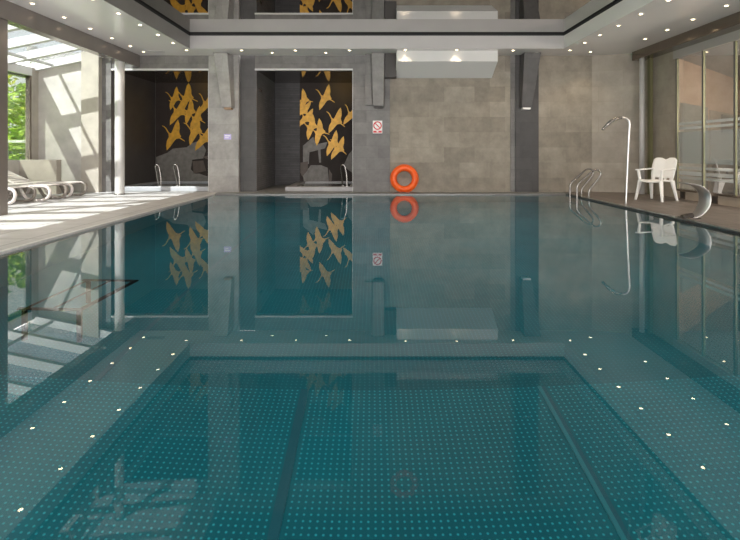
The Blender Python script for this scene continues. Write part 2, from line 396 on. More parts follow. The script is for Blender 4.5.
# back wall pieces
T = .5
struct('wall_end', MB().box(-8.95, -7.55, D, D+.3, -.2, 3.70), 'concrete', 'pale concrete end wall of the terrace, crossed by sun', 'wall')
struct('pillar_terrace', MB().box(-7.55, -7.10, D-.18, D+.3, -.2, 3.75), 'concrete_warm', 'beige concrete pier at the end of the terrace', 'pillar')
struct('wall_strip', MB().box(-7.10, -6.86, D-.02, D+.3, -.2, 3.66), 'greytile', 'dark grey wall strip behind the round column', 'wall')
struct('wall_lintel', MB().box(-6.86, -4.29, D, D+.3, 3.26, 3.66), 'greytile', 'grey tiled lintel over the left alcove', 'wall')
struct('pillar_left', MB().box(-4.29, -3.50, D-.04, D+2.75, -.2, 3.66), 'greypale', 'pale grey tiled pier left of the middle alcove', 'pillar')
struct('wall_recess', MB().box(-3.50, -3.08, D+.12, D+2.75, -.2, 3.66), 'darktile', 'dark grey tiled strip between left pier and middle alcove', 'wall')
struct('wall_lintel.001', MB().box(-3.08, -.50, D, D+.3, 3.26, 3.66), 'greytile', 'grey tiled lintel over the middle alcove', 'wall')
struct('pillar_middle', MB().box(-.50, .47, D-.04, D+2.75, -.2, 3.66), 'greytile', 'grey tiled pier carrying the prohibition sign', 'pillar')
struct('wall_back', MB().box(.47, 5.79, D, D+.3, -.2, 3.66), 'beige', 'beige stone back wall behind the pool', 'wall')
b = MB().prism([(5.79,D,-.2),(7.25,D-.42,-.2),(7.25,D+.3,-.2),(5.79,D+.3,-.2)], (0,0,3.86))
struct('wall_corner', b, 'beige_light', 'lighter stone wall at the far right corner', 'wall')
struct('pillar_right', MB().box(3.76, 4.37, D-.05, D+.1, -.2, 3.64), 'darktile', 'dark slate pier on the beige back wall', 'pillar')
MB().box(3.64, 3.76, D-.02, D+.1, -.2, 3.64).build('side_strip', 'greytile', bpy.data.objects['pillar_right'])
# alcove insides
struct('wall_niche', MB().box(-7.0, -6.86, D+.3, D+2.75, -.2, 3.3), 'darkwall', 'dark side wall inside the left alcove', 'wall')
struct('wall_niche.001', MB().box(-7.0, -4.29, D+2.6, D+2.75, -.2, 3.3), 'darkwall', 'dark rear wall inside the left alcove', 'wall')
struct('ceiling_niche', MB().box(-6.86, -4.29, D+.3, D+2.6, 3.26, 3.4), 'gloss_black', 'glossy dark ceiling of the left alcove', 'ceiling')
struct('wall_niche.002', MB().box(-3.08, -.50, D+2.6, D+2.75, -.2, 3.3), 'slatlines', 'dark strip tiled rear wall inside the middle alcove', 'wall')
struct('wall_niche.003', MB().box(-3.09, -3.07, D+.125, D+2.6, DZ, 3.26), 'slat_lightened', 'strip tiled left side wall inside the middle alcove, tile lightened against shade', 'wall')  # lighter copy of the strip tile, colour makes up for missing light
pl = thing('wall_plate', (-3.07, 13.47, 2.72), 'small brown plate high on the dark tiled side of the middle alcove', 'plate')
MB().box(0,.015,-.16,.16,0,.10).build('plate', 'lotus_d', pl, bevel=.003); MB().box(.0151,.02,-.12,.12,.03,.07).build('inset', 'bronze', pl)
struct('ceiling_niche.001', MB().box(-3.08, -.50, D+.3, D+2.6, 3.26, 3.4), 'gloss_black', 'glossy dark ceiling of the middle alcove', 'ceiling')
struct('floor_niche', MB().box(-6.86, -.5, D+.02, D+2.6, -.2, DZ), 'deck_b', 'dark grey floor inside the alcoves', 'floor')
# thin pale frames around the alcoves
def frame(name, x0, x1, label, left):
    b = MB(); b.box(x0, x1, D-.03, D+.05, 3.225, 3.27); b.box(x1-.028, x1, D-.03, D+.05, DZ, 3.225)
    if left: b.box(x0, x0+.02, D-.02, D+.05, DZ, 3.225)
    struct(name, b, 'white', label, 'trim')
frame('trim_6', -6.86, -4.275, 'thin pale frame edging the left alcove', False)
frame('trim_7', -3.08, -.485, 'thin pale frame edging the middle alcove', False)

# side beams, posts
struct('beam_left', MB().box(-6.32, -6.10, REAR, D-.02, 3.30, 3.66), 'bronze_pale', 'long pale bronze beam under the edge of the glass roof', 'beam', bevel=.01)
struct('beam_right', MB().box(6.62, 6.95, REAR, D-.42, 3.40, 3.68), 'bronze', 'long dark bronze beam over the glass partition', 'beam', bevel=.01)
for i, y in enumerate((8.1, 4.1, .1)):
    struct('post' if i == 0 else 'post.%03d' % i, MB().box(-6.365, -6.165, y, y+.2, DZ, 3.32), 'bronze_pale', 'bronze square post at the left edge of the frame' if i == 0 else 'bronze square post further along the left deck', 'post', bevel=.008)
col = thing('round_column', (-6.22, 12.08, DZ), 'round white column between the terrace and the left alcove', 'column', kind='structure')
MB().lathe([(.112,0),(.112,3.29)], seg=32).build('shaft', 'column', col, smooth=False)
MB().lathe([(.128,0),(.128,.02),(.114,.03)], seg=32).build('foot_ring', 'chrome_d', col)
for p in col.children[0].data.polygons: p.use_smooth = len(p.vertices) == 4
c2 = thing('round_column', (6.72, 12.2, DZ), 'slim pale round column at the far right corner', 'column', kind='structure')
o = MB().lathe([(.058,0),(.058,3.4)], seg=24).build('shaft', 'column', c2)
for p in o.data.polygons: p.use_smooth = len(p.vertices) == 4
MB().box(6.86, 6.94, 12.1, 12.2, DZ, 3.42).build('post', 'olive')
tag(bpy.data.objects['post.003'] if 'post.003' in bpy.data.objects else bpy.data.objects['post'], 'narrow brassy post beside the slim white column', 'post', kind='structure')

# sloping corbels
def corbel(name, tl, tr, bl, br, mat, label, zt=3.61, zb=2.23, ytop=.40, ybot=.24, lamp='dark'):
    y = D-.04; cx = (bl+br)/2
    t = thing(name, (cx, y, zb), label, 'corbel', kind='structure')
    h = zt-zb
    MB().hexa([(bl-cx,-ybot,0),(br-cx,-ybot,0),(br-cx+.02,0,0),(bl-cx,0,0),(tl-cx,-ytop,h),(tr-cx,-ytop,h),(tr-cx+.04,0,h),(tl-cx,0,h)]).build('body', mat, t, bevel=.006)
    MB().box(bl-cx+.04,br-cx-.02,-ybot+.02,-.02,-.05,-.002).build('lamp_box', lamp, t, bevel=.005)
    return t
corbel('corbel', -4.04, -3.68, -3.86, -3.62, 'greypale', 'sloping grey corbel on the left pier, small lamp beneath', lamp='coralbox')
corbel('corbel', -.01, .31, .02, .30, 'greymid', 'upright grey corbel on the pier with the prohibition sign', zb=2.27)
corbel('corbel', 3.88, 4.30, 3.86, 4.12, 'darktile2', 'dark sloping corbel on the slate pier of the beige wall', lamp='trimring')
struct('trim_8', MB().box(-.18, -.01, D-.20, D-.04, 2.3, 3.62), 'greytile', 'narrow grey fin beside the middle corbel', 'trim')
struct('trim_9', MB().box(.32, .63, D-.30, D-.01, 3.0, 3.62), 'dark', 'dark block at the left end of the ceiling duct', 'trim')

# boxed ceiling duct over the beige wall
b = MB().prism([(.62,12.27,3.62),(.62,12.27,3.35),(.62,D-.001,3.02),(.62,D-.001,3.62)], (2.53,0,0))
tag(b.build('ceiling_duct', 'white', bevel=.004), 'white boxed duct with sloping underside hanging over the beige wall', 'duct')

# ================================================================ murals
HEADING = [(-.84,.74),(-.68,.69),(-.54,.56),(-.34,.24),(-.20,.18),(-.10,.40),(.00,.66),(.12,.92),(.28,1.14),(.37,.86),(.40,.56),(.36,.26),(.42,.08),(.50,-.02),(.44,-.10),(.76,-.34),(.74,-.38),(.36,-.16),(.16,-.20),(.04,-.32),(-.10,-.52),(-.28,-.76),(-.50,-1.0),(-.54,-.66),(-.50,-.36),(-.36,-.06),(-.38,.14),(-.60,.52),(-.70,.62),(-.80,.68)]
def crane(b, px, py, s, rot, y, mirror=False, xmin=None, xmax=None):
    cx, _, cz = pxw(px, py, y); s = .9*s*y/F
    P = []
    for (u, v) in HEADING:
        if mirror: u = -u
        c, si = math.cos(rot), math.sin(rot)
        x = cx+s*(u*c-v*si); z = cz+s*(u*si+v*c)
        if xmin is not None: x = max(x, xmin)
        if xmax is not None: x = min(x, xmax)
        P.append((x, y, min(z, 3.25)))
    vs = [b.bm.verts.new(p) for p in P]
    f = b.bm.faces.new(vs)
YM = D+2.585
def mural(x0, x1, cranes, leaves, stems, label):
    t = thing('wall_mural', ((x0+x1)/2, D+2.6, DZ), label, 'mural')
    off = Matrix.Translation(-Vector(t.location))
    def add(name, b, mat):
        b.bm.normal_update(); bmesh.ops.triangulate(b.bm, faces=b.bm.faces, ngon_method='EAR_CLIP')
        for v in b.bm.verts: v.co = off @ v.co
        o = b.build(name, mat, t); return o
    add('backing_panel', MB().box(x0, x1, D+2.59, D+2.6, DZ, 3.26), 'muralbase')
    b = MB()
    for i, (px, py, s, r, mi) in enumerate(cranes): crane(b, px, py, s, math.radians(r), YM-.0008*i, mi, x0, x1)
    add('crane_print', b, 'gold')
    for i, lf in enumerate(leaves):
        b = MB(); b.bm.faces.new([b.bm.verts.new((min(max(p[0], x0), x1), YM+.003-.0005*i, p[2])) for p in (pxw(q[0], q[1], YM) for q in lf)])
        add('leaf_print', b, 'lotus')
    for i, lf in enumerate(stems):
        b = MB(); b.bm.faces.new([b.bm.verts.new((p[0], YM+.002-.0005*i, p[2])) for p in (pxw(q[0], q[1], YM) for q in lf)])
        add('stem_print', b, 'lotus_d')
    return t
def zq(pts, x, y, k): return [(x+a/k, y+c/k) for a, c in pts]
mural(-2.28, -.5,
  [(304,101,12,20,False),(303,111,12,-25,False),(325.6,98,13.5,0,False),(336,121.5,14,-5,False),(352,115,13,-15,False),
   (311.5,127,13.5,12,False),(319.5,132.5,13.5,15,False),(333,144,13.5,0,False),(338.5,149,13,-8,False),(306,119,12,-20,False)],
  [zq([(100,160),(180,90),(200,150),(290,130),(270,180),(150,210),(145,300),(100,290)],290,125,7.714),
   zq([(100,390),(160,310),(240,310),(290,330),(300,440),(250,460),(110,450)],290,125,7.714),
   zq([(215,190),(235,190),(240,290),(225,290)],290,125,7.714),
   zq([(415,310),(450,230),(500,170),(500,380),(440,340)],290,125,7.714)],
  [zq([(80,290),(140,280),(135,350),(95,400),(80,370)],290,125,7.714),
   zq([(300,340),(325,380),(320,440),(300,430)],290,125,7.714)],
  'wall mural of golden cranes on brown in the middle alcove')
mural(-6.84, -4.29,
  [(174.8,99,12,5,False),(187,98,15,8,False),(179,112,16,-8,False),(190,112,13,10,False),(174,136,16,0,False),(195.5,131.5,15,5,False),
   (204.5,139,15,-12,False),(207.5,104,14,-10,False),(196.5,119,13,0,False)],
  [zq([(80,230),(160,200),(200,170),(300,160),(340,130),(400,110),(440,180),(420,240),(340,250),(330,320),(360,350),(390,350),(450,370),(460,440),(80,440)],145,125,7.2)],
  [zq([(340,260),(420,255),(440,330),(350,350)],145,125,7.2),
   zq([(410,230),(455,220),(455,250)],145,125,7.2)],
  'wall mural of golden cranes above grey leaves in the left alcove')

# hot tubs in the alcoves
def tub(x0, x1, y0, y1, h, rim, label, ym=None):
    t = thing('hot_tub', ((x0+x1)/2, (y0+y1)/2, DZ), label, 'hot tub'); a, c = (x1-x0)/2, (y1-y0)/2; r = .22
    b = MB(); b.box(-a, a, -c, -c+r, 0, h); b.box(-a, a, c-.08, c, 0, h); b.box(-a, -a+r, -c+r, c-.08, 0, h); b.box(a-r*.5, a, -c+r, c-.08, 0, h)
    b.build('rim', rim, t, bevel=.012)
    MB().quad((-a+r,-c+r,h-.04),(a-r*.5,-c+r,h-.04),(a-r*.5,c-.08,h-.04),(-a+r,c-.08,h-.04)).build('tub_water', 'tubwater', t)
    MB().quad((-a+r,-c+r,.01),(a-r*.5,-c+r,.01),(a-r*.5,c-.08,.01),(-a+r,c-.08,.01)).build('tub_bottom', 'darkwall', t)
tub(-2.32, -.5, D+.18, D+2.58, .12, 'tubrim', 'low grey rimmed hot tub set in the middle alcove')
tub(-6.84, -4.31, D+.22, D+2.58, .12, 'tubrim_w', 'low pale rimmed hot tub set in the left alcove')
def grab(px, py_top, y, label):
    x = (px-CX)*y/F; zt = CAMZ+(HY-py_top)*y/F
    t = thing('grab_rail', (x, y, DZ+.122), label, 'handrail'); zt -= DZ+.12
    p = smooth_path([(0,0,0),(-.01,0,zt*.5),(-.06,0,zt*.93),(-.13,0,zt),(-.17,.04,zt*.9),(-.15,.10,zt*.5),(-.12,.16,.0)], 6)
    MB().tube(p, .021, 10).build('tube', 'chrome_d', t, smooth=True)
    for q in ((0,0,0),(-.12,.16,0)): MB().lathe([(.045,0),(.045,.012),(.02,.018)], q, 16).build('base_flange', 'chrome', t)
grab(161, 165, D+.34, 'left chrome grab rail of the pair at the left alcove tub')
grab(179.5, 165, D+.34, 'right chrome grab rail of the pair at the left alcove tub')
grab(347, 165, D+.34, 'chrome grab rail at the middle alcove tub')

# ================================================================ signs, life ring
sg = thing('prohibition_sign', (pxw(377.5,127,D-.045)[0], D-.041, pxw(377.5,133.4,D-.045)[2]), 'white safety sign with red ring and slash on the grey pier', 'sign')
W, H = .25, .335
MB().box(-W/2, W/2, -.012, 0, 0, H).build('plate', 'signw', sg, bevel=.004)
b = MB(); R0, R1, zc = .082, .112, .205
for k in range(40):
    a0, a1 = 2*PI*k/40, 2*PI*(k+1)/40
    b.quad((R0*math.cos(a0),-.0135,zc+R0*math.sin(a0)),(R1*math.cos(a0),-.0135,zc+R1*math.sin(a0)),(R1*math.cos(a1),-.0135,zc+R1*math.sin(a1)),(R0*math.cos(a1),-.0135,zc+R0*math.sin(a1)))
s2 = math.sqrt(.5)
b.quad((-.08*s2-.009,-.0137,zc+.08*s2-.009),(-.08*s2+.009,-.0137,zc+.08*s2+.009),(.08*s2+.009,-.0137,zc-.08*s2+.009),(.08*s2-.009,-.0137,zc-.08*s2-.009))
b.build('ring_and_slash', 'signr', sg)
b = MB()   # small diving figure under the slash
b.quad((-.055,-.0132,zc+.035),(-.035,-.0132,zc+.05),(.02,-.0132,zc+.0),(.005,-.0132,zc-.018))
b.quad((.005,-.0132,zc-.018),(.02,-.0132,zc),(.05,-.0132,zc-.04),(.042,-.0132,zc-.045))
b.quad((-.02,-.0132,zc-.03),(-.012,-.0132,zc-.02),(.01,-.0132,zc-.01),(.0,-.0132,zc-.02))
b.build('figure', 'signk', sg)
MB().box(-W/2+.015, W/2-.015, -.0135, -.012, .018, .07).build('caption_band', 'signr', sg)
b = MB(); b.box(-.025,.025,-.015,-.0138,.03,.058); b.build('caption_mark', 'signw', sg)

sg = thing('small_sign', (pxw(227.6,139.5,D-.045)[0], D-.041, pxw(227,139.6,D-.045)[2]), 'small lilac sign on the pale grey pier', 'sign')
MB().box(-.095,.095,-.01,0,0,.145).build('plate', 'lilac', sg, bevel=.004)
b = MB(); b.box(-.07,.07,-.012,-.0101,.085,.115); b.box(-.07,.03,-.012,-.0101,.04,.06); b.build('print', 'lilac_w', sg)

def ring():
    x, _, zc = pxw(404.3, 178.6, D-.11)
    t = thing('life_ring', (x, D-.11, DZ), 'orange life ring standing against the beige wall', 'life ring')
    zc = .355
    b = MB(); R, r = .275, .078
    pts = [(R*math.cos(2*PI*k/48), 0, zc+R*math.sin(2*PI*k/48)) for k in range(48)]
    b.tube(pts, r, 16, closed=True).build('ring', 'orange', t, smooth=True)
    for k in range(4):
        a = PI/4+k*PI/2; c = Vector((R*math.cos(a),0,zc+R*math.sin(a))); rad = Vector((math.cos(a),0,math.sin(a)))
        b = MB(); tang = Vector((-math.sin(a),0,math.cos(a)))
        ring_pts = []
        for s in (-.03,.03):
            ring_pts.append([c+tang*s+rad*((r+.004)*math.cos(q))+Vector((0,1,0))*((r+.004)*math.sin(q)) for q in [2*PI*j/16 for j in range(16)]])
        va = [[b.bm.verts.new(p) for p in rr] for rr in ring_pts]
        for j in range(16): b.bm.faces.new((va[0][j], va[0][(j+1) % 16], va[1][(j+1) % 16], va[1][j]))
        b.build('band', 'rope', t, smooth=True)
    b = MB(); R2 = R+r+.008
    b.tube([(R2*math.cos(2*PI*k/48)*(1+.012*math.cos(8*PI*k/48)), -.02, zc+R2*math.sin(2*PI*k/48)*(1+.012*math.cos(8*PI*k/48))) for k in range(48)], .009, 6, closed=True).build('grab_rope', 'rope', t, smooth=True)
ring()

# ================================================================ pool ladder, shower, water spout
lad = thing('pool_ladder', (PXR-.03, 11.7, DZ), 'bent steel handrails of the pool ladder in the far right corner', 'ladder')
for dy in (.2, -.2):
    p = smooth_path([(-.03,dy,-1.15),(-.03,dy,-.4),(-.03,dy,.10),(-.025,dy,.24),(.03,dy,.33),(.17,dy,.455),(.31,dy,.58),(.40,dy,.635),(.49,dy,.62),(.53,dy,.545),(.49,dy,.455),(.39,dy,.33),(.29,dy,.205),(.255,dy,.13),(.25,dy,.06),(.25,dy,0)], 6)
    MB().tube(p, .02, 10).build('rail', 'chrome_d', lad, smooth=True)
    MB().lathe([(.045,0),(.045,.012),(.022,.018)], (.25,dy,0), 16).build('base_flange', 'chrome', lad)
for z in (-.25, -.55, -.85):
    MB().box(-.09, .0, -.2, .2, z-.015, z+.015).build('tread', 'chrome_d', lad, bevel=.004)

sx, sy = 5.12, 9.88
sh = thing('pool_shower', (sx, sy, DZ), 'tall thin swan neck shower of steel on the right deck', 'shower')
MB().tube(smooth_path([(0,0,0),(.02,0,.5),(.045,0,1.1),(.065,0,1.5),(.07,0,1.62),(.04,0,1.70),(-.04,0,1.745),(-.12,0,1.74)], 6), .021, 12).build('pole', 'brushed', sh, smooth=True)
MB().tube(smooth_path([(-.08,0,1.745),(-.18,0,1.735),(-.30,0,1.67),(-.38,0,1.60),(-.48,0,1.50)], 6), [.024]*6+[.036]*6+[.036]*6+[.026]*6+[.014], 12).build('spout', 'chrome_d', sh, smooth=True)
MB().lathe([(.07,0),(.07,.012),(.03,.02)], (0,0,0), 20).build('base_flange', 'chrome', sh)

sp = thing('water_spout', (5.12, 7.88, DZ), 'curved steel sheet water spout rising from the right deck', 'water spout')
path = smooth_path([(-.04,0,0),(.06,0,.02),(.15,0,.09),(.215,0,.20),(.235,0,.31),(.21,0,.42),(.12,0,.50),(.01,0,.545),(-.11,0,.56)], 6)
n = len(path)
hw = [.06+.085*min(1, i/(n*.35)) for i in range(n)]
MB().strip(path, hw).build('curved_sheet', 'brushed', sp, smooth=True, solid=.012)
MB().tube(smooth_path([(-.13,0,0),(-.04,0,.022),(.03,0,.03)],4), .05, 12).build('inlet_pipe', 'dark', sp, smooth=True)
MB().box(-.14,.10,-.11,.11,0,.012).build('base_plate', 'chrome_d', sp, bevel=.003)

# submerged tubular bench on the left side of the pool
be = thing('underwater_bench', (PXL, 4.75, 0), 'dark tubular bench frame under the water at the left', 'bench')
TR = lambda n, a, c, r=.026: MB().tube([a, c], r, 10).build(n, 'rail_dark', be)
TR('cross_rail', (1.15,0,-.6), (1.66,0,-.6)); TR('side_rail', (1.66,.01,-.6), (1.60,-.80,-.6)); TR('cross_rail', (1.10,-.80,-.6), (1.60,-.80,-.6))
TR('side_rail', (1.20,.0,-.6), (1.15,-.80,-.6), .016); TR('middle_rail', (1.42,.0,-.6), (1.37,-.80,-.6), .014)
for x, y in ((1.2,0),(1.15,-.80),(1.58,-.78)): TR('leg', (x,y,-.6), (x,y,-1.29 if y < -.5 or y > -.5 else -1.29), .022)

# ================================================================ white plastic armchair
def chair():
    t = thing('plastic_armchair', (6.2, 10.68, DZ), 'white plastic garden armchair on the right deck', 'chair', rz=math.radians(27))
    # local: faces -x; width along y
    b = MB(); nx, ny = 8, 10; g = {}
    for i in range(nx+1):
        for j in range(ny+1):
            x = -.25+.48*i/nx; y = -.24+.48*j/ny; u = (j/ny-.5)*2
            z = .43-.03*i/nx+.02*u*u - (.03 if i == 0 else 0)
            g[i,j] = b.bm.verts.new((x, y, z))
    for i in range(nx):
        for j in range(ny): b.bm.faces.new((g[i,j], g[i+1,j], g[i+1,j+1], g[i,j+1]))
    b.build('seat', 'plastic', t, smooth=True, solid=.022)
    b = MB(); nz, ny = 12, 12; g = {}
    for i in range(nz+1):
        for j in range(ny+1):
            u = (j/ny-.5)*2; v = i/nz
            top = .93-.045*math.exp(-(u/.22)**2)-.10*max(0, abs(u)-.8)/.2*.5
            z = .40+(top-.40)*v
            x = .20+.12*v+.02*v*v-.03*(u*u)
            hw2 = .235+.035*math.sin(v*PI*.75)
            g[i,j] = b.bm.verts.new((x, u*hw2, z))
    for i in range(nz):
        for j in range(ny):
            if i == 1 and j in (2, 3, 5, 6, 8, 9): continue
            b.bm.faces.new((g[i,j], g[i+1,j], g[i+1,j+1], g[i,j+1]))
    b.build('backrest', 'plastic', t, smooth=True, solid=.016)
    for s in (-1, 1):
        for (xt, xb, yb) in ((-.21,-.27,.30),(.17,.27,.285)):
            b = MB(); y0 = s*.235; y1 = s*yb; d = .055 if xt < 0 else .06
            b.hexa([(xb-.022,y1-.018,0),(xb+.022,y1-.018,0),(xb+.022,y1+.018,0),(xb-.022,y1+.018,0),
                    (xt-d,y0-.02,.44),(xt+d,y0-.02,.44),(xt+d,y0+.02,.44),(xt-d,y0+.02,.44)])
            b.build('leg', 'plastic', t, bevel=.008)
        a = MB()
        a.hexa([(-.24,s*.24-.016,.43),(-.17,s*.24-.016,.43),(-.17,s*.24+.016,.43),(-.24,s*.24+.016,.43),
                (-.26,s*.265-.02,.655),(-.19,s*.265-.02,.655),(-.19,s*.265+.02,.655),(-.26,s*.265+.02,.655)])
        a.hexa([(-.29,s*.268-.032,.65),(.27,s*.25-.02,.67),(.27,s*.25+.02,.67),(-.29,s*.268+.032,.65),
                (-.29,s*.268-.032,.675),(.27,s*.25-.02,.70),(.27,s*.25+.02,.70),(-.29,s*.268+.032,.675)])
        a.build('armrest', 'plastic', t, bevel=.008)
chair()

# ================================================================ sun loungers
def lounger():
    t = thing('sun_lounger', (0,0,0), '', 'sun lounger', 'sun loungers on the terrace')
    for s in (-1, 1):
        y = s*.28
        p = smooth_path([(-1.22,y,.31),(-.6,y,.315),(-.2,y,.325),(-.02,y,.32),(.07,y,.27),(.085,y,.17),(.03,y,.07),(-.10,y,.025),(-.30,y,.028),(-.42,y,.08),(-.50,y,.20),(-.56,y,.30)], 6)
        MB().tube(p, .032, 10).build('side_frame', 'lounger' if s < 0 else 'plastic_d', t, smooth=True)  # far frame darker: its shade is put into the colour
        p = smooth_path([(-1.20,y,.31),(-1.26,y,.2),(-1.32,y,.08),(-1.42,y,.025),(-1.60,y,.03),(-1.70,y,.10),(-1.70,y,.2),(-1.5,y,.3),(-1.22,y,.31)], 6)
        MB().tube(p, .030, 10).build('rear_leg', 'lounger', t, smooth=True)
    b = MB()
    for k in range(11):
        x = -1.20+k*.108; b.box(x, x+.085, -.27, .27, .318, .34)
    b.box(-1.2,.0,-.285,-.25,.31,.345); b.box(-1.2,.0,.25,.285,.31,.345)
    b.build('bed', 'lounger', t, bevel=.006)
    b = MB(); a = math.radians(24); L = .75
    for k in range(7):
        u0, u1 = k*.108, k*.108+.085
        q = [(-1.22-u*math.cos(a), .335+u*math.sin(a)) for u in (u0, u1)]
        b.hexa([(q[0][0],-.27,q[0][1]),(q[1][0],-.27,q[1][1]),(q[1][0],.27,q[1][1]),(q[0][0],.27,q[0][1]),
                (q[0][0],-.27,q[0][1]+.022),(q[1][0],-.27,q[1][1]+.022),(q[1][0],.27,q[1][1]+.022),(q[0][0],.27,q[0][1]+.022)])
    for s in (-1,1):
        b.tube([(-1.22,s*.28,.33),(-1.22-L*math.cos(a),s*.28,.33+L*math.sin(a))], .026, 8)
    b.build('backrest', 'lounger', t, bevel=.004)
    for y in (-.22, .22):
        MB().tube([(-1.22-.5*math.cos(a),y,.33+.5*math.sin(a)),(-1.5,y,.06)], .014, 8).build('back_prop', 'plastic_d', t)
    return t
L0 = lounger()
for i, (x, y, lab) in enumerate(((-6.93,11.45,'pale plastic sun lounger farthest from the camera, beside the low wall'),
                                 (-6.95,10.72,'middle pale plastic sun lounger of the three on the terrace'),
                                 (-7.15,9.98,'pale plastic sun lounger nearest the camera, partly behind the bronze post'))):
    o = L0 if i == 0 else copy_tree(L0)
    o.location = (x, y, DZ); o['label'] = lab

# ================================================================ left terrace
struct('wall_parapet', MB().box(-8.8, -7.87, 12.22, 12.42, DZ, .885), 'concrete_warm', 'low beige concrete parapet behind the sun loungers', 'wall', bevel=.006)
struct('wall_outer', MB().box(-8.95, -8.80, REAR, D, -.25, .88), 'concrete', 'low outer wall of the terrace', 'wall')
struct('wall_outer.001', MB().box(-8.95, -8.78, 12.66, D, .88, 3.26), 'concrete_warm', 'concrete jamb beside the garden window', 'wall')
win = thing('window_1', (-8.85, 8.0, .88), 'tall garden window of the terrace with green trees outside', 'window', kind='structure')
def wb(*a): return MB().box(a[0]+8.85, a[1]+8.85, a[2]-8, a[3]-8, a[4]-.88, a[5]-.88)
wb(-8.86,-8.85, REAR, 12.66, .88, 3.2).build('glass_pane', 'glass', win)
for y in (12.60, 10.6, 8.6, 6.6, 4.6, 2.6, .6): wb(-8.90,-8.80, y, y+.06, .88, 3.2).build('mullion', 'bronze', win)
wb(-8.90,-8.78, REAR, 12.66, 3.05, 3.26).build('head_rail', 'white', win)
def zr(x): return 3.26+(x+8.85)*.205
rf = thing('glass_roof', (-7.5, 4.4, 3.3), 'sloping glass roof with white rafters over the terrace', 'roof', kind='structure')
o = Vector(rf.location)
def sl(x0, x1, y0, y1, za, zb_): # sloped slab
    return [Vector(p)-o for p in ((x0,y0,zr(x0)+za),(x1,y0,zr(x1)+za),(x1,y1,zr(x1)+za),(x0,y1,zr(x0)+za),(x0,y0,zr(x0)+zb_),(x1,y0,zr(x1)+zb_),(x1,y1,zr(x1)+zb_),(x0,y1,zr(x0)+zb_))]
MB().hexa(sl(-8.95,-6.2,REAR,D+.1,.13,.14)).build('roof_pane', 'roofglass', rf)
for k in range(17):
    y = D-.11-k*1.0
    if y < REAR: break
    MB().hexa(sl(-8.9,-6.3,y-.03,y+.10,-.07,.125)).build('rafter', 'white', rf)
for x in (-8.86, -6.36):
    MB().hexa(sl(x-.06,x+.06,REAR,D,-.05,.0 if x < -7 else .12)).build('purlin', 'white', rf)
MB().hexa(sl(-8.36,-8.30,REAR,D,-.05,-.0)).build('purlin', 'white', rf)
gt = struct('trim_13', MB().box(-9.14, -8.96, REAR, D+.1, 3.02, 3.24), 'white', 'white gutter added along the low edge of the glass roof for its shadow', 'gutter')  # added outside the eave to widen the shadow band on the end wall
# garden
struct('ground', MB().box(-40, -8.95, -10, 45, -.3, -.15), 'grass', 'bright green lawn outside the terrace window', 'ground')
def shrub(name, c, rx, rz_, n, mat, label, cat='tree', trunk=None, s=.16):
    t = thing(name, (c[0],c[1],-.15), label, cat, 'garden trees beyond the terrace window')
    b = MB()
    for k in range(n):
        while True:
            v = Vector((random.uniform(-1,1), random.uniform(-1,1), random.uniform(-1,1)))
            if .35 < v.length < 1: break
        p = Vector((v.x*rx, v.y*rx, c[2]+.15+v.z*rz_))
        if p.z < .02: continue
        d = Vector((random.uniform(-1,1), random.uniform(-1,1), random.uniform(-.6,.6))).normalized()
        e = d.orthogonal().normalized(); e.rotate(Matrix.Rotation(random.uniform(0,6), 3, d))
        q = s*random.uniform(.6,1.3)
        b.quad(p-d*q, p+e*q*.4, p+d*q, p-e*q*.4)
    b.build('foliage', mat, t)
    if trunk: MB().tube(smooth_path([(0,0,0),(.05,.02,c[2]*.5),(-.03,0,c[2]+.15)],4), trunk, 10).build('trunk', 'bark', t, smooth=True)
shrub('garden_tree', (-11.6,15.6,1.5), 1.1, 1.9, 1100, 'leaf', 'leafy green tree filling the left of the garden window', trunk=.09)
shrub('garden_tree', (-15.6,19.6,2.1), 2.4, 2.3, 1300, 'leaf2', 'yellow green tree further back in the garden', trunk=.16)
shrub('garden_tree', (-12.2,18.2,1.2), 1.2, 1.5, 900, 'leaf', 'low green bush under the garden trees', 'bush')
shrub('garden_tree', (-17.5,31,2.9), 4.0, 3.4, 1800, 'leaf', 'large green tree at the back of the garden', trunk=.25, s=.28)
tk = thing('tree_trunk', (-9.62,13.85,-.15), 'pale thick tree trunk right outside the garden window', 'tree trunk')
MB().tube(smooth_path([(0,0,0),(-.01,0,1.2),(.02,0,2.4),(0,.02,4.2)],5), .13, 14).build('bark', 'bark', tk, smooth=True)
fb = thing('garden_rail', (-9.9,14.4,-.15), 'white garden rail crossing in front of the lawn', 'rail')
MB().box(-.9,.9,-.03,.03,1.50,1.58).build('bar', 'white', fb)
for x in (-.85,.85): MB().box(x-.04,x+.04,-.04,.04,0,1.5).build('leg', 'white', fb)

